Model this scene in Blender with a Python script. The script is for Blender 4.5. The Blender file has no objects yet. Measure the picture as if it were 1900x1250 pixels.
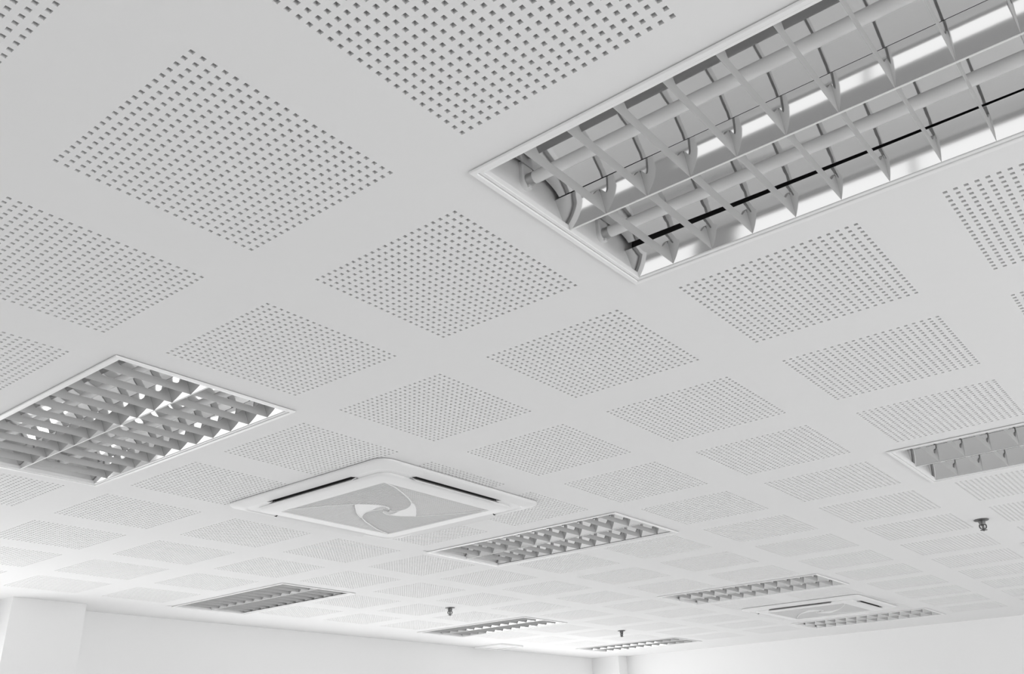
import bpy, math
from mathutils import Matrix, Vector

# ------------------------------------------------------------------ camera
# World: X and Y run along the ceiling grid, Z up, metres. Ceiling plane at CZ.
CZ = 2.65
scene = bpy.context.scene
COL = scene.collection
R = ((0.77894004, 0.62619903, -0.03357354),
     (-0.28761382, 0.30916752, -0.90647324),
     (-0.55725282, 0.71574452, 0.42092646))       # world -> (right, down, forward)
cam_data = bpy.data.cameras.new('camera')
cam = bpy.data.objects.new('camera', cam_data)
COL.objects.link(cam)
M = Matrix(((R[0][0], -R[1][0], -R[2][0]),
            (R[0][1], -R[1][1], -R[2][1]),
            (R[0][2], -R[1][2], -R[2][2]))).to_4x4()
M.translation = Vector((1.4433, -1.1418, CZ - 0.9907))
cam.matrix_world = M
cam_data.sensor_width = 36.0
cam_data.sensor_fit = 'HORIZONTAL'
cam_data.lens = 36.0 * 1665.49 / 1900.0
cam_data.clip_start = 0.02
scene.camera = cam

# ------------------------------------------------------------------ exposure / world / daylight
vs = scene.view_settings
vs.view_transform = 'Standard'
vs.look = 'None'
vs.exposure = 0.03
vs.gamma = 1.0
vs.use_curve_mapping = False
scene.cycles.use_denoising = True
scene.cycles.adaptive_threshold = 0.012
scene.cycles.max_bounces = 9
scene.cycles.diffuse_bounces = 5
scene.cycles.glossy_bounces = 6

# the room: window wall at WX, far wall at WY, window wall behind the camera at BY, inner wall at EX
WX, WY, BY, EX = -4.83, 8.40, -4.6, 5.2
world = bpy.data.worlds.new('daylight')
scene.world = world
world.use_nodes = True
world.node_tree.nodes['Background'].inputs[0].default_value = (1, 1, 1, 1)
world.node_tree.nodes['Background'].inputs[1].default_value = 0.3

WIN_SIDE = [(-4.2, -1.55), (-1.25, 1.39), (2.1, 5.0), (5.3, 8.15)]        # Y spans in the wall at WX
WIN_BACK = [(-4.4, -1.4), (-1.1, 1.9), (2.2, 4.9)]                      # X spans in the wall at BY
WIN_RIGHT = [(-4.0, -1.2), (-0.9, 1.9), (2.2, 5.0), (5.3, 8.0)]         # Y spans in the wall at EX
SZ0, SIDE_TOP = 0.85, (2.00, 2.20, 2.00, 2.14)      # unseen window tops, staggered to brighten the column and pilaster
RZ0, RZ1 = 0.10, 2.00
BZ0, BZ1 = 0.20, 0.86          # unseen openings behind and to the right, heights shaped to fit reflections and ceiling light
SIDE_W, BACK_W, RIGHT_W = (5.0, 13.0, 10.0, 12.0), 3.0, (8.4, 8.4, 10.2, 11.5)      # W per m2 of window


def window_light(name, loc, rot, sx, sy, power, tagname=''):
    l = bpy.data.lights.new(name, 'AREA')
    l.shape = 'RECTANGLE'
    l.size, l.size_y = sx, sy
    l.energy = power
    o = bpy.data.objects.new(name, l)
    o.location = loc
    o.rotation_euler = rot
    COL.objects.link(o)
    return o


for k, (y0, y1) in enumerate(WIN_SIDE):
    window_light('window_daylight', (WX - 0.045, (y0 + y1) / 2, (SZ0 + SIDE_TOP[k]) / 2),
                 (math.radians(90), 0, math.radians(-90)), y1 - y0, SIDE_TOP[k] - SZ0, SIDE_W[k] * (y1 - y0) * (SIDE_TOP[k] - SZ0), 'side%d' % k)
for k, (x0, x1) in enumerate(WIN_BACK):
    window_light('window_daylight', ((x0 + x1) / 2, BY - 0.17, (BZ0 + BZ1) / 2),
                 (math.radians(90), 0, 0), x1 - x0, BZ1 - BZ0, BACK_W * (x1 - x0) * (BZ1 - BZ0), 'back%d' % k)
for k, (y0, y1) in enumerate(WIN_RIGHT):
    window_light('window_daylight', (EX + 0.17, (y0 + y1) / 2, (RZ0 + RZ1) / 2),
                 (math.radians(90), 0, math.radians(90)), y1 - y0, RZ1 - RZ0, RIGHT_W[k] * (y1 - y0) * (RZ1 - RZ0), 'right%d' % k)


# ------------------------------------------------------------------ materials
def mat(name, col, rough=0.6, metal=0.0, bump=0.0, bscale=60.0, var=0.0, spec=0.5):
    m = bpy.data.materials.new(name)
    m.use_nodes = True
    nt = m.node_tree
    b = nt.nodes['Principled BSDF']
    b.inputs['Base Color'].default_value = (col, col, col, 1)
    b.inputs['Roughness'].default_value = rough
    b.inputs['Metallic'].default_value = metal
    b.inputs['Specular IOR Level'].default_value = spec
    if bump or var:
        tc = nt.nodes.new('ShaderNodeTexCoord')
        n = nt.nodes.new('ShaderNodeTexNoise')
        n.inputs['Scale'].default_value = bscale
        n.inputs['Detail'].default_value = 4
        nt.links.new(tc.outputs['Object'], n.inputs['Vector'])
        if bump:
            bp = nt.nodes.new('ShaderNodeBump')
            bp.inputs['Strength'].default_value = bump
            bp.inputs['Distance'].default_value = 0.002
            nt.links.new(n.outputs['Fac'], bp.inputs['Height'])
            nt.links.new(bp.outputs['Normal'], b.inputs['Normal'])
        if var:
            mr = nt.nodes.new('ShaderNodeMapRange')
            mr.inputs['To Min'].default_value = col - var
            mr.inputs['To Max'].default_value = col + var
            nt.links.new(n.outputs['Fac'], mr.inputs['Value'])
            cb = nt.nodes.new('ShaderNodeCombineColor')
            for k in range(3):
                nt.links.new(mr.outputs['Result'], cb.inputs[k])
            nt.links.new(cb.outputs[0], b.inputs['Base Color'])
    return m


M_CEIL = mat('ceiling_paint', 0.80, 0.85, bump=0.05, bscale=25, var=0.006, spec=0.2)
M_FLEECE = mat('acoustic_fleece', 0.26, 0.95, spec=0.1)
M_WALL = mat('wall_paint', 0.87, 0.8, bump=0.05, bscale=40, var=0.006, spec=0.2)
M_GREYWALL = mat('grey_wall_paint', 0.48, 0.8, bump=0.05, bscale=40, var=0.006, spec=0.2)
M_FLOOR = mat('floor_vinyl', 0.80, 0.55, bump=0.05, bscale=8, var=0.02)
M_ENAMEL = mat('white_enamel', 0.85, 0.35, spec=0.45)
M_MIRROR = mat('polished_aluminium', 0.69, 0.06, metal=1.0, bump=0.02, bscale=9)
M_BLADE = mat('satin_aluminium', 0.50, 0.45, metal=0.25, spec=0.3)
M_HOUSING = mat('housing_dark', 0.10, 0.8)
M_TUBE = mat('lamp_glass', 0.84, 0.25)
M_CAP = mat('lamp_cap', 0.55, 0.35, metal=1.0)
M_HOLDER = mat('lamp_holder_plastic', 0.80, 0.45)
M_AC = mat('air_conditioner_plastic', 0.82, 0.50, spec=0.3)
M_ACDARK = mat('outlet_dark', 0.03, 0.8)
M_GRILLE = mat('grille_plastic', 0.72, 0.55)
M_FILTER = mat('grille_filter', 0.55, 0.8)
M_STEEL = mat('sprinkler_metal', 0.16, 0.45, metal=0.8)
M_BULB = mat('sprinkler_bulb', 0.20, 0.15)
M_WINFRAME = mat('window_frame_white', 0.80, 0.5)


# ------------------------------------------------------------------ mesh helpers
class MB:
    def __init__(self):
        self.v, self.f, self.mi = [], [], []

    def vert(self, p):
        self.v.append(tuple(p))
        return len(self.v) - 1

    def face(self, pts, mi=0):
        self.f.append([self.vert(p) for p in pts])
        self.mi.append(mi)

    def box(self, x0, x1, y0, y1, z0, z1, mi=0):
        b = len(self.v)
        for z in (z0, z1):
            for x, y in ((x0, y0), (x1, y0), (x1, y1), (x0, y1)):
                self.v.append((x, y, z))
        for q in ((3, 2, 1, 0), (4, 5, 6, 7), (0, 1, 5, 4), (1, 2, 6, 5), (2, 3, 7, 6), (3, 0, 4, 7)):
            self.f.append([b + k for k in q])
            self.mi.append(mi)

    def loft(self, rings, mi=0, close_first=False, close_last=False):
        """rings: lists of points of equal length, each ring closed"""
        idx = [[self.vert(p) for p in r] for r in rings]
        n = len(idx[0])
        for a, b in zip(idx, idx[1:]):
            for k in range(n):
                self.f.append([a[k], a[(k + 1) % n], b[(k + 1) % n], b[k]])
                self.mi.append(mi)
        if close_first:
            self.f.append(idx[0][::-1]); self.mi.append(mi)
        if close_last:
            self.f.append(idx[-1]); self.mi.append(mi)

    def strip_solid(self, prof, th, x0, x1, dz0=0.0, dz1=0.0, mi=0):
        """profile polyline (y, z) given thickness th and extruded from x0 to x1"""
        off = []
        for k, p in enumerate(prof):
            a = prof[max(k - 1, 0)]
            b = prof[min(k + 1, len(prof) - 1)]
            t = Vector((b[0] - a[0], b[1] - a[1])).normalized()
            off.append((p[0] - t.y * th, p[1] + t.x * th))
        loop = list(prof) + off[::-1]
        self.loft([[(x0, y, z + dz0) for y, z in loop], [(x1, y, z + dz1) for y, z in loop]],
                  mi, True, True)

    def cyl(self, axis, c, r, a0, a1, n=20, mi=0):
        rings = []
        for a in (a0, a1):
            ring = []
            for k in range(n):
                t = 2 * math.pi * k / n
                p = [0, 0, 0]
                o = [q for q in range(3) if q != axis]
                p[axis] = a
                p[o[0]] = c[0] + r * math.cos(t)
                p[o[1]] = c[1] + r * math.sin(t)
                ring.append(p)
            rings.append(ring)
        self.loft(rings, mi, True, True)

    def lathe(self, prof, n=24, mi=0):
        rings = [[(r * math.cos(2 * math.pi * k / n), r * math.sin(2 * math.pi * k / n), z)
                  for k in range(n)] for r, z in prof]
        self.loft(rings, mi, True, True)

    def mesh(self, name, mats, smooth=False):
        me = bpy.data.meshes.new(name)
        me.from_pydata(self.v, [], self.f)
        for m in mats:
            me.materials.append(m)
        if len(mats) > 1:
            me.polygons.foreach_set('material_index', self.mi)
        import bmesh
        bm = bmesh.new()
        bm.from_mesh(me)
        bmesh.ops.recalc_face_normals(bm, faces=bm.faces)
        bm.to_mesh(me)
        bm.free()
        if smooth:
            me.polygons.foreach_set('use_smooth', [True] * len(me.polygons))
            me.set_sharp_from_angle(angle=math.radians(35))
        me.update()
        return me


def link(name, me, parent=None, loc=(0, 0, 0)):
    o = bpy.data.objects.new(name, me)
    COL.objects.link(o)
    o.parent = parent
    o.location = loc
    return o


def thing(name, loc, label, cat, group=None, me=None):
    o = link(name, me, None, loc)
    o['label'] = label
    o['category'] = cat
    if group:
        o['group'] = group
    return o


def structure(name, me, label, cat, loc=(0, 0, 0)):
    o = link(name, me, None, loc)
    o['kind'] = 'structure'
    o['label'] = label
    o['category'] = cat
    return o


# ------------------------------------------------------------------ walls, floor, windows
T = 0.20


def wall_with_openings(axis, plane, outward, a0, a1, spans, z0, z1, name, label, m=None):
    """wall slab whose inner face lies at `plane`; openings given as spans along the wall"""
    mb = MB()
    lo, hi = (plane - T, plane) if outward < 0 else (plane, plane + T)

    def slab(p, q, za, zb):
        if axis == 'x':
            mb.box(lo, hi, p, q, za, zb)
        else:
            mb.box(p, q, lo, hi, za, zb)
    tops = z1 if isinstance(z1, tuple) else (z1,) * len(spans)
    slab(a0, a1, 0, z0)
    cur = a0
    for (p, q), zt in zip(spans, tops):
        slab(cur, p, z0, CZ + 0.25)
        slab(p, q, zt, CZ + 0.25)
        cur = q
    slab(cur, a1, z0, CZ + 0.25)
    return structure(name, mb.mesh(name, [m or M_WALL]), label, 'wall')


wall_with_openings('x', WX, -1, BY - T, WY + T, WIN_SIDE, SZ0, SIDE_TOP, 'wall_left',
                   'white painted wall along the lower left of the ceiling')
wall_with_openings('y', BY, -1, WX, EX, WIN_BACK, BZ0, BZ1, 'wall_back', 'grey painted window wall behind the viewer', M_GREYWALL)
mb = MB(); mb.box(WX, EX, WY, WY + T, 0, CZ + 0.25)
structure('wall_far', mb.mesh('wall_far', [M_WALL]), 'bright white wall at the lower right under the ceiling', 'wall')
wall_with_openings('x', EX, 1, BY - T, WY + T, WIN_RIGHT, RZ0, RZ1, 'wall_right', 'white window wall on the right side of the room')
mb = MB(); mb.box(WX - T, EX + T, BY - T, WY + T, -0.1, 0)
structure('floor', mb.mesh('floor', [M_FLOOR]), 'light grey vinyl floor of the room', 'floor')

n = 1
for wall, spans in (('x', WIN_SIDE), ('y', WIN_BACK), ('r', WIN_RIGHT)):
    for k, (p, q) in enumerate(spans):
        fr = MB()
        z0, z1 = {'x': (SZ0, SIDE_TOP[min(k, 3)]), 'y': (BZ0, BZ1), 'r': (RZ0, RZ1)}[wall]
        w = 0.05
        mid = (p + q) / 2
        bars = [(p, q, z0, z0 + w), (p, q, z1 - w, z1), (p, p + w, z0 + w, z1 - w), (q - w, q, z0 + w, z1 - w),
                (mid - w / 2, mid + w / 2, z0 + w, z1 - w)]
        for a, b, c, d in bars:
            if wall == 'x':
                fr.box(WX - 0.042, WX - 0.004, a, b, c, d)
            elif wall == 'r':
                fr.box(EX + 0.01, EX + 0.055, a, b, c, d)
            else:
                fr.box(a, b, BY - 0.055, BY - 0.01, c, d)
        structure('window_%d' % n, fr.mesh('window_frame', [M_WINFRAME]),
                  'white framed window in the %s wall, %s from %s' % (
                      {'x': 'left', 'y': 'back', 'r': 'right'}[wall], ('first', 'second', 'third', 'fourth')[k],
                      'the left wall' if wall == 'y' else 'the back wall'), 'window')
        n += 1

mb = MB(); mb.box(WX, -4.55, 1.41, 1.885, 0, CZ)
structure('column', mb.mesh('column', [M_WALL]), 'white square column against the wall at lower left', 'column')
mb = MB(); mb.box(WX, -4.46, 8.22, WY, 0, CZ)
structure('pilaster', mb.mesh('pilaster', [M_WALL]), 'narrow white pilaster in the far corner of the room', 'pilaster')

# ------------------------------------------------------------------ ceiling of perforated panels
P = 0.60            # panel module
PITCH, HOLE, NH = 0.020, 0.0088, 22
THK = 0.0125
I0, I1, J0, J1 = -7, 3, -3, 12          # panel grid built one by one


def perforated_mesh():
    mb = MB()
    lines = [-0.09]
    for k in range(NH):
        lines += [k * PITCH - HOLE / 2, k * PITCH + HOLE / 2]
    lines.append(0.51)
    n = len(lines)
    low = [[mb.vert((x, y, 0)) for y in lines] for x in lines]
    up = {}

    def hi(a, b):
        if (a, b) not in up:
            up[(a, b)] = mb.vert((lines[a], lines[b], THK))
        return up[(a, b)]
    for a in range(n - 1):
        for b in range(n - 1):
            if a % 2 == 1 and b % 2 == 1:
                q = [(a, b), (a + 1, b), (a + 1, b + 1), (a, b + 1)]
                for k in range(4):
                    s, t = q[k], q[(k + 1) % 4]
                    mb.f.append([low[s[0]][s[1]], hi(*s), hi(*t), low[t[0]][t[1]]])
                    mb.mi.append(0)
                mb.f.append([hi(*q[0]), hi(*q[3]), hi(*q[2]), hi(*q[1])])
                mb.mi.append(1)
            else:
                mb.f.append([low[a][b], low[a][b + 1], low[a + 1][b + 1], low[a + 1][b]])
                mb.mi.append(0)
    me = bpy.data.meshes.new('perforated_panel')
    me.from_pydata(mb.v, [], mb.f)
    me.materials.append(M_CEIL)
    me.materials.append(M_FLEECE)
    me.polygons.foreach_set('material_index', mb.mi)
    me.update()
    return me


# recessed luminaires: (panel column, panel row, shift along X, shift along Y, label)
LUM = [
    (1, 0, 0.018, 0.0, 'largest louvred ceiling light, cut off by the upper right edge, mirror reflectors wide open'),
    (-3, 0, -0.008, 0.0, 'louvred ceiling light at the left edge, up and left of the nearer air conditioner'),
    (-3, 4, -0.018, 0.033, 'louvred ceiling light just below and right of the nearer air conditioner'),
    (1, 4, 0.012, 0.0, 'louvred ceiling light cut off by the right edge, above the rightmost sprinkler'),
    (-7, 4, -0.02, 0.04, 'dark louvred ceiling light low on the left, nearest to the square column'),
    (-7, 8, -0.018, 0.022, 'thin louvred ceiling light near the bottom, below the left sprinkler'),
    (-7, 12, -0.005, 0.0, 'farthest louvred ceiling light, at the bottom in front of the corner pilaster'),
    (-3, 8, 0.0, 0.0, 'louvred ceiling light directly above the farther air conditioner'),
    (-3, 12, 0.0, -0.02, 'louvred ceiling light directly below the farther air conditioner, beside the right wall'),
    (1, 8, 0.006, -0.03, 'louvred ceiling light showing only one corner at the right edge, below the rightmost sprinkler'),
]
SITES = set()
for i, j, *_ in LUM:
    SITES |= {(i, j), (i + 1, j)}

ceil = MB()
GX0, GX1 = I0 * P - 0.09, I1 * P + 0.51
GY0, GY1 = J0 * P - 0.09, J1 * P + 0.51
ceil.box(WX, GX0, BY, WY, CZ, CZ + THK)
ceil.box(GX1, EX, BY, WY, CZ, CZ + THK)
ceil.box(GX0, GX1, BY, GY0, CZ, CZ + THK)
ceil.box(GX0, GX1, GY1, WY, CZ, CZ + THK)
for i, j, dx, dy, _ in LUM:           # boards closing the panel field up to each luminaire
    a0, a1, b0, b1 = i * P - 0.09, i * P + 1.11, j * P - 0.09, j * P + 0.51
    p0, q0 = a0 + 0.005 + dx + 0.006, b0 + 0.003 + dy + 0.006
    p1, q1 = p0 + 1.19 - 0.012, q0 + 0.594 - 0.012
    for u0, u1, v0, v1 in ((a0, p0, b0, b1), (p1, a1, b0, b1), (p0, p1, b0, q0), (p0, p1, q1, b1)):
        if u1 - u0 > 0.0005 and v1 - v0 > 0.0005:
            ceil.box(u0, u1, v0, v1, CZ, CZ + THK)
ceiling = structure('ceiling', ceil.mesh('ceiling', [M_CEIL]),
                    'white suspended ceiling of square perforated acoustic panels', 'ceiling')
pm = perforated_mesh()
for j in range(J0, J1 + 1):
    for i in range(I0, I1 + 1):
        if (i, j) not in SITES:
            link('perforated_panel', pm, ceiling, (i * P, j * P, CZ))

# ------------------------------------------------------------------ louvred luminaire
LX, LY = 1.19, 0.594           # outer flange
IN = 0.022                     # flange width
YC = LY / 2
CH = YC - IN                   # width of one channel
X0, X1 = IN - 0.010, LX - IN + 0.010
PROF = [(0.0, 0.0), (0.0062, 0.0125), (0.0133, 0.0255), (0.0215, 0.0400), (0.0290, 0.0515), (0.0350, 0.0595)]
TOP = [(0.0352, 0.0606), (0.047, 0.0690), (0.058, 0.0740), (0.082, 0.0810), (0.110, 0.0842)]
BLADES = 11
BP = 0.0965


def refl_z(d):
    pts = PROF + TOP
    for a, b in zip(pts, pts[1:]):
        if d <= b[0]:
            return a[1] + (b[1] - a[1]) * (d - a[0]) / (b[0] - a[0])
    return pts[-1][1]


def rect_ring(mb, steps, mi=0):
    rings = []
    for d, z in steps:
        rings.append([(d, d, z), (LX - d, d, z), (LX - d, LY - d, z), (d, LY - d, z)])
    mb.loft(rings, mi)


def lum_meshes():
    out = {}
    mb = MB()
    rect_ring(mb, [(0.0125, 0.012), (0.0070, 0.0), (0.0070, -0.0019), (0.0, -0.0021), (0.0006, -0.0052), (0.0020, -0.0064), (0.0110, -0.0064), (0.0125, -0.0050), (0.0125, 0.012)])
    out['frame'] = mb.mesh('light_frame', [M_ENAMEL])
    mb = MB()
    rect_ring(mb, [(0.0135, 0.010), (0.0135, -0.0030), (0.0142, -0.0038), (0.0210, -0.0034), (IN, -0.0024), (IN, 0.010), (0.0135, 0.010)])
    out['trim'] = mb.mesh('louvre_trim', [M_ENAMEL])
    mb = MB()
    a = 0.010
    mb.loft([[(x, y, z) for x, y in ((a, a), (LX - a, a), (LX - a, LY - a), (a, LY - a))] for z in (0.008, 0.115)],
            0, False, True)
    out['housing'] = mb.mesh('light_housing', [M_HOUSING])
    mb = MB()
    mb.box(-0.001, 0.0, IN, LY - IN, -0.002, 0.1)
    out['end'] = mb.mesh('end_plate', [M_ENAMEL])
    # side reflector: local y = distance from the channel edge
    mb = MB()
    mb.strip_solid(PROF, 0.0006, X0, X1)
    out['side'] = mb.mesh('side_reflector', [M_MIRROR], True)
    mb = MB()
    mb.strip_solid([(y, z) for y, z in PROF[:-1]] + [(0.037, 0.0560)], 0.0006, X0, X1)
    out['side_low'] = mb.mesh('side_reflector_low', [M_MIRROR], True)
    full = TOP + [(CH - y, z) for y, z in TOP[::-1]]
    mb = MB()
    mb.strip_solid(full, 0.0006, X0, X1)
    out['top'] = mb.mesh('top_reflector', [M_MIRROR], True)
    # top reflectors that have sprung up along one edge at one end
    for key, lift0 in (('top_loose', 0.0030), ('top_sprung', 0.0185)):
        mb = MB()
        rings = []
        for x, k in ((X0 + 0.012, 1.0), (X0 + 0.30, 0.62 if lift0 > 0.01 else 0.06), (X0 + 0.60, 0.30 if lift0 > 0.01 else 0.0),
                     (X0 + 0.90, 0.06 if lift0 > 0.01 else 0.0), (X1, 0.0)):
            pr = []
            for y, z in full:
                w = max(0.0, (y - CH * 0.45) / (CH * 0.55)) ** 1.5
                pr.append((y, min(z + lift0 * k * w, 0.112)))
            rings.append([(x, y, z) for y, z in pr] + [(x, y, z + 0.0006) for y, z in pr[::-1]])
        mb.loft(rings, 0, True, True)
        out[key] = mb.mesh('top_reflector', [M_MIRROR], True)
    mb = MB()
    mb.loft([[(x, 0.0021 * math.cos(math.pi * (1 + k / 8)), 0.0021 * math.sin(math.pi * (1 + k / 8)) - 0.0006) for k in range(9)] for x in (X0, X1)], 0, True, True)
    out['spine'] = mb.mesh('spine', [M_ENAMEL], True)
    # V-shaped cross blade, deep at both ends and shallow under the lamp
    mb = MB()
    N = 44
    rings = []
    ys = [CH * (0.5 - 0.5 * math.cos(math.pi * k / N)) for k in range(N + 1)]
    for y in ys:
        d = min(y, CH - y)
        zr = refl_z(d) - 0.0004
        s = min(1.0, max(0.0, (0.052 - d) / 0.030))
        s = s * s * (3 - 2 * s)
        zt = max(0.0008, min(0.0215 + 0.0245 * s, zr))
        h0, h1 = 0.0004, 0.0004 + zt * 0.085
        rings.append([(-h0, y, 0.0002), (h0, y, 0.0002), (h1, y, zt), (-h1, y, zt)])
    mb.loft(rings, 0, True, True)
    out['blade'] = mb.mesh('cross_blade', [M_BLADE], True)
    # lamp, caps, holder (local: tube axis at y=0, z=0)
    mb = MB(); mb.cyl(0, (0, 0), 0.013, 0.036, LX - 0.036, 20)
    out['tube'] = mb.mesh('fluorescent_tube', [M_TUBE], True)
    mb = MB(); mb.cyl(0, (0, 0), 0.0134, 0.0, 0.016, 20)
    out['cap'] = mb.mesh('tube_cap', [M_CAP], True)
    mb = MB()
    ring = []
    for k in range(13):
        t = math.pi + math.pi * k / 12
        ring.append((0.0175 * math.cos(t), 0.0175 * math.sin(t) - 0.002))
    ring += [(0.0175, 0.040), (-0.0175, 0.040)]
    mb.loft([[(0, y, z) for y, z in ring], [(0.007, y, z) for y, z in ring],
             [(0.010, y * 0.85, z * 0.92) for y, z in ring]], 0, True, True)
    mb.box(0.010, 0.014, -0.004, 0.004, -0.019, -0.006)
    out['holder'] = mb.mesh('lamp_holder', [M_HOLDER], True)
    return out


LM = lum_meshes()
ZT = 0.0520


def luminaire(i, j, dx, dy, label, sprung=False):
    t = thing('ceiling_light', (i * P - 0.09 + 0.005 + dx, j * P - 0.09 + 0.003 + dy, CZ), label, 'light',
              'recessed louvred ceiling lights')
    link('frame', LM['frame'], t)
    link('louvre_trim', LM['trim'], t)
    link('housing', LM['housing'], t)
    e = link('end_plate', LM['end'], t, (X0, 0, 0))
    e = link('end_plate', LM['end'], t, (LX - X0 + 0.001, 0, 0))
    for c in (0, 1):
        y0 = IN + c * CH
        y1 = y0 + CH
        link('side_reflector', LM['side'], t, (0, y0, 0))
        low = sprung and c == 1
        o = link('side_reflector', LM['side_low' if low else 'side'], t, (0, y1, 0))
        o.scale = (1, -1, 1)
        link('top_reflector', LM[('top_loose', 'top_sprung')[c] if sprung else 'top'], t, (0, y0, 0))
        ym = (y0 + y1) / 2
        tube = link('fluorescent_tube', LM['tube'], t, (0, ym, ZT))
        link('tube_cap', LM['cap'], tube, (0.022, 0, 0))
        link('tube_cap', LM['cap'], tube, (LX - 0.038, 0, 0))
        link('lamp_holder', LM['holder'], t, (X0, ym, ZT))
        o = link('lamp_holder', LM['holder'], t, (LX - X0, ym, ZT))
        o.scale = (-1, 1, 1)
        for k in range(BLADES):
            link('cross_blade', LM['blade'], t, (LX / 2 + (k - (BLADES - 1) / 2) * BP, y0, 0))
    link('spine', LM['spine'], t, (0, YC, 0))
    return t


for k, a in enumerate(LUM):
    luminaire(*a, sprung=(k == 0))


# ------------------------------------------------------------------ ceiling cassette air conditioner
def rsq(h, r, z, n=8):
    """rounded square ring of half size h and corner radius r"""
    pts = []
    for q in range(4):
        a0 = q * math.pi / 2
        cx = (h - r) * (1 if q in (0, 3) else -1)
        cy = (h - r) * (1 if q in (0, 1) else -1)
        for k in range(n + 1):
            a = a0 + (math.pi / 2) * k / n
            pts.append((cx + r * math.cos(a), cy + r * math.sin(a), z))
    return pts


SL = 0.255                 # half length of an outlet slot
SA, SB = 0.398, 0.428      # slot from SA to SB off centre


def ac_meshes():
    out = {}
    mb = MB()
    mb.loft([rsq(0.460, 0.050, 0.0), rsq(0.460, 0.050, -0.0022), rsq(0.475, 0.055, -0.0026), rsq(0.475, 0.055, -0.009), rsq(0.471, 0.055, -0.013),
             rsq(0.462, 0.052, -0.0155), rsq(SB + 0.004, 0.050, -0.0235), rsq(SB, 0.050, -0.0240)])
    # inner ring: flat shelf, with slots left open on the four sides
    z = -0.0205
    for q in range(4):
        c, s = math.cos(q * math.pi / 2), math.sin(q * math.pi / 2)

        def rot(x, y, zz):
            return (c * x - s * y, s * x + c * y, zz)
        # end walls and inner side of the recess
        for y in (-SL, SL):
            mb.face([rot(SA, y, z), rot(SB, y, -0.0240), rot(SB, y, -0.002), rot(SA, y, -0.002)])
        # shelf at the corner between this slot and the next
        corner_out = [p for p in rsq(SB, 0.050, -0.0240)]
        k0 = 9 * q
        arc = corner_out[k0:k0 + 9]
        inn = rsq(SA - 0.02, 0.045, z)[k0:k0 + 9]
        a0, b0 = rot(SB, SL, -0.0240), rot(SA - 0.02, SL, z)
        x1, x2 = SL, SB
        a1 = rot(SL, SB, -0.0240)
        b1 = rot(SL, SA - 0.02, z)
        outer = [a0] + arc + [a1]
        inner = [b0] + inn + [b1]
        step = [(p[0] * 0.985, p[1] * 0.985, z) for p in outer]
        for L0, L1 in ((outer, step), (step, inner)):
            for k in range(len(L0) - 1):
                mb.face([L0[k], L0[k + 1], L1[k + 1], L1[k]])
    out['frame'] = mb.mesh('air_conditioner_frame', [M_AC], True)
    mb = MB()
    y0 = -SL
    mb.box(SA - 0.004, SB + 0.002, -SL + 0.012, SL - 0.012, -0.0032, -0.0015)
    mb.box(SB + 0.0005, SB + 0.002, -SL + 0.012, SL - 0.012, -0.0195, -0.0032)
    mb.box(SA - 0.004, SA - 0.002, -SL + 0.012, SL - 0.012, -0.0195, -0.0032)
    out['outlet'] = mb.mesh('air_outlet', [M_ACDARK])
    # swing flap lying half open in the outlet
    mb = MB()
    prof = [(SA + 0.002, -0.0240), (SA + 0.012, -0.0285), (SB - 0.005, -0.0385)]
    ends = []
    for y in (-SL + 0.002, SL - 0.002):
        ends.append([(x, y, zz) for x, zz in prof] + [(x, y, zz + 0.003) for x, zz in prof[::-1]])
    mb.loft(ends, 0, True, True)
    out['flap'] = mb.mesh('air_flap', [M_AC], True)
    mb = MB()
    mb.loft([rsq(0.388, 0.050, -0.012), rsq(0.390, 0.050, -0.024), rsq(0.386, 0.050, -0.0290), rsq(0.376, 0.050, -0.0320),
             rsq(0.330, 0.030, -0.0335), rsq(0.317, 0.012, -0.0350), rsq(0.312, 0.008, -0.0345), rsq(0.311, 0.006, -0.0310)])
    out['panel'] = mb.mesh('front_panel', [M_AC], True)
    GZ, GS = -0.0262, 0.0046          # grille back plane and slat depth
    H = 0.3105
    mb = MB()
    mb.box(-0.312, 0.312, -0.312, 0.312, GZ, GZ + 0.004)
    out['back'] = mb.mesh('grille_back', [M_FILTER])
    D2R = math.pi / 180
    # one spiral from each corner to the middle, as (turn in degrees, radius)
    SPI = [(0, .4385), (4, .392), (7, .360), (11, .315), (15, .280), (20, .245), (30, .198), (39, .168), (48, .142), (60, .112),
           (75, .084), (90, .061), (105, .041), (125, .018)]
    ARC = [(39, .168), (50, .151), (63, .136), (77, .127), (92, .125), (106, .130), (120, .145), (131, .164)]
    VIN = [(41, .163), (50, .138), (60, .112), (75, .084), (92, .061), (120, .055), (160, .067), (178, .077)]

    def interp(tab, x):
        if x <= tab[0][0]:
            return tab[0][1]
        for p, q in zip(tab, tab[1:]):
            if x <= q[0]:
                return p[1] + (q[1] - p[1]) * (x - p[0]) / (q[0] - p[0])
        return tab[-1][1]

    def pol(r, deg):
        return (r * math.cos(deg * D2R), r * math.sin(deg * D2R))

    def rib(pts):
        mb = MB()
        rings = []
        for k, p in enumerate(pts):
            a, b = pts[max(k - 1, 0)], pts[min(k + 1, len(pts) - 1)]
            t = Vector((b[0] - a[0], b[1] - a[1])).normalized()
            nx, ny = -t.y * 0.0022, t.x * 0.0022
            rings.append([(p[0] + nx, p[1] + ny, GZ), (p[0] + nx, p[1] + ny, GZ - 0.0068),
                          (p[0] - nx, p[1] - ny, GZ - 0.0068), (p[0] - nx, p[1] - ny, GZ)])
        mb.loft(rings, 0, True, True)
        return mb.mesh('swirl_rib', [M_AC])

    def samples(tab, n):
        return [tab[0][0] + (tab[-1][0] - tab[0][0]) * k / n for k in range(n + 1)]
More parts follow.
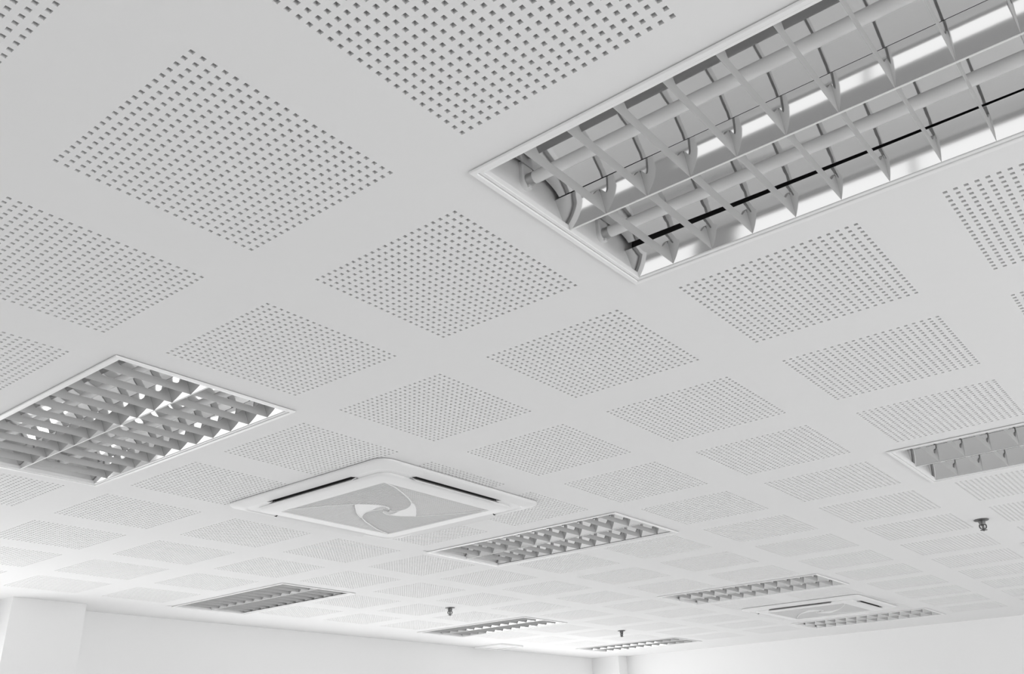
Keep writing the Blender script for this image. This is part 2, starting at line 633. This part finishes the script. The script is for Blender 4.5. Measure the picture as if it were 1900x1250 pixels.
    for q in range(4):
        th = -45 + 90 * q
        out['rib%d' % q] = rib([pol(interp(SPI, f), th + f) for f in samples(SPI, 60)])
    for q in (0, 2):
        th = -45 + 90 * q
        out['arc%d' % q] = rib([pol(interp(ARC, f), th + f) for f in samples(ARC, 30)])
        mb = MB()
        row = []
        for k in range(41):
            f = 40 + 138 * k / 40
            ro = interp(ARC, f) if f < 131 else interp(SPI, f - 90)
            ri = min(interp(VIN, f), ro - 0.001)
            row.append((pol(ro, th + f), pol(ri, th + f)))
        rings = []
        for o_, i_ in row:
            rings.append([(*o_, GZ), (*o_, GZ - 0.0056), (*i_, GZ - 0.0056), (*i_, GZ)])
        mb.loft(rings, 0, True, True)
        out['vane%d' % q] = mb.mesh('swirl_vane', [M_AC])

    # fine slats, turned a quarter from one sector of the swirl to the next
    INV = sorted((r, f) for f, r in SPI)

    def sector(x, y):
        r = math.hypot(x, y)
        f = interp(INV, r)
        return int(math.floor((math.degrees(math.atan2(y, x)) - f + 45) / 90)) % 4
    slats = [MB() for q in range(4)]
    step = 0.0115
    nn = int(H / step)
    for k in range(-nn, nn + 1):
        c = k * step
        for along in (0, 1):
            run = None
            m = 124
            for w in range(m + 1):
                t = -H + 2 * H * w / m
                x, y = (t, c) if along == 0 else (c, t)
                q = sector(x, y)
                ok = (w < m) and ((q % 2 == 1) == (along == 0)) and math.hypot(x, y) > 0.025
                if ok and run is None:
                    run = (t, q)
                if run is not None and (not ok or q != run[1]):
                    a, b = run[0], t
                    if along == 0:
                        slats[run[1]].box(a, b, c - 0.0019, c + 0.0019, GZ - GS, GZ)
                    else:
                        slats[run[1]].box(c - 0.0019, c + 0.0019, a, b, GZ - GS, GZ)
                    run = (t, q) if ok else None
    for q in range(4):
        out['slats%d' % q] = slats[q].mesh('grille_slats', [M_GRILLE])
    return out


AM = ac_meshes()


def air_conditioner(x, y, label):
    t = thing('air_conditioner', (x, y, CZ), label, 'air conditioner', 'four-way ceiling air conditioners')
    link('frame', AM['frame'], t)
    for q in range(4):
        o = link('air_outlet', AM['outlet'], t)
        o.rotation_euler.z = q * math.pi / 2
        o = link('air_flap', AM['flap'], t)
        o.rotation_euler.z = q * math.pi / 2
    p = link('front_panel', AM['panel'], t)
    g = link('grille', AM['back'], t)
    for q in range(4):
        link('swirl_rib', AM['rib%d' % q], g)
        o = link('grille_slats', AM['slats%d' % q], g)
        o['kind'] = 'stuff'
    for q in (0, 2):
        link('swirl_arc', AM['arc%d' % q], g)
        link('swirl_vane', AM['vane%d' % q], g)
    return t


air_conditioner(-1.32, 1.49, 'nearer white square ceiling air conditioner with a swirl grille')
air_conditioner(-1.295, 6.285, 'farther white square ceiling air conditioner between two lights, close to the right wall')


# ------------------------------------------------------------------ sprinklers
def sprinkler(x, y, rz, label):
    t = thing('fire_sprinkler', (x, y, CZ), label, 'sprinkler', 'pendant fire sprinklers')
    t.rotation_euler.z = rz
    if not SPR:
        mb = MB(); mb.lathe([(0.034, 0.0), (0.036, -0.002), (0.033, -0.0055), (0.022, -0.0075), (0.014, -0.0080)], 28)
        SPR['plate'] = mb.mesh('escutcheon', [M_STEEL], True)
        mb = MB(); mb.lathe([(0.0165, -0.006), (0.0165, -0.014), (0.0150, -0.019), (0.0130, -0.027), (0.009, -0.029)], 20)
        SPR['body'] = mb.mesh('sprinkler_body', [M_STEEL], True)
        mb = MB()
        for s in (-1, 1):
            path = [(0.010, -0.022), (0.0155, -0.028), (0.0165, -0.036), (0.0135, -0.044), (0.0040, -0.049)]
            rings = [[(s * (px - 0.0045), -0.006, pz), (s * (px + 0.0022), -0.006, pz), (s * (px + 0.0022), 0.006, pz),
                      (s * (px - 0.0045), 0.006, pz)] for px, pz in path]
            mb.loft(rings, 0, True, True)
        mb.lathe([(0.0045, -0.046), (0.0060, -0.050), (0.0045, -0.0520)], 14)
        SPR['arms'] = mb.mesh('frame_arms', [M_STEEL], True)
        mb = MB(); mb.lathe([(0.0045, -0.028), (0.0062, -0.033), (0.0062, -0.042), (0.0032, -0.047)], 14)
        SPR['bulb'] = mb.mesh('heat_bulb', [M_BULB], True)
        mb = MB()
        ring = []
        for k in range(48):
            a = 2 * math.pi * k / 48
            r = 0.0165 if k % 4 < 2 else 0.0130
            ring.append((r * math.cos(a), r * math.sin(a)))
        mb.loft([[(px, py, -0.0520) for px, py in ring], [(px, py, -0.0538) for px, py in ring]], 0, True, True)
        mb.lathe([(0.004, -0.0538), (0.0035, -0.0570), (0.0015, -0.0585)], 12)
        SPR['deflector'] = mb.mesh('deflector', [M_STEEL])
    link('escutcheon', SPR['plate'], t)
    link('body', SPR['body'], t)
    link('frame_arms', SPR['arms'], t)
    link('heat_bulb', SPR['bulb'], t)
    link('deflector', SPR['deflector'], t)


SPR = {}
sprinkler(-3.165, 3.915, 0.64, 'leftmost fire sprinkler, hanging above the thin light at the bottom')
sprinkler(-3.13, 6.20, -0.6, 'smallest fire sprinkler, hanging above the farthest light')
sprinkler(0.50, 3.86, 0.2, 'rightmost and largest fire sprinkler, near the right edge')

# ------------------------------------------------------------------ small square access panel near the window wall
t = thing('access_panel', (-4.60, 6.22, CZ), 'small flat white square access panel by the wall at the bottom', 'access panel')
mb = MB()
mb.loft([rsq(0.175, 0.004, 0.0, 3), rsq(0.175, 0.004, -0.014, 3), rsq(0.172, 0.004, -0.017, 3), rsq(0.145, 0.003, -0.017, 3), rsq(0.145, 0.003, -0.004, 3)])
link('frame', mb.mesh('access_frame', [M_ENAMEL]), t)
mb = MB(); mb.box(-0.1435, 0.1435, -0.1435, 0.1435, -0.010, -0.002)
link('hatch', mb.mesh('access_hatch', [M_ENAMEL]), t)
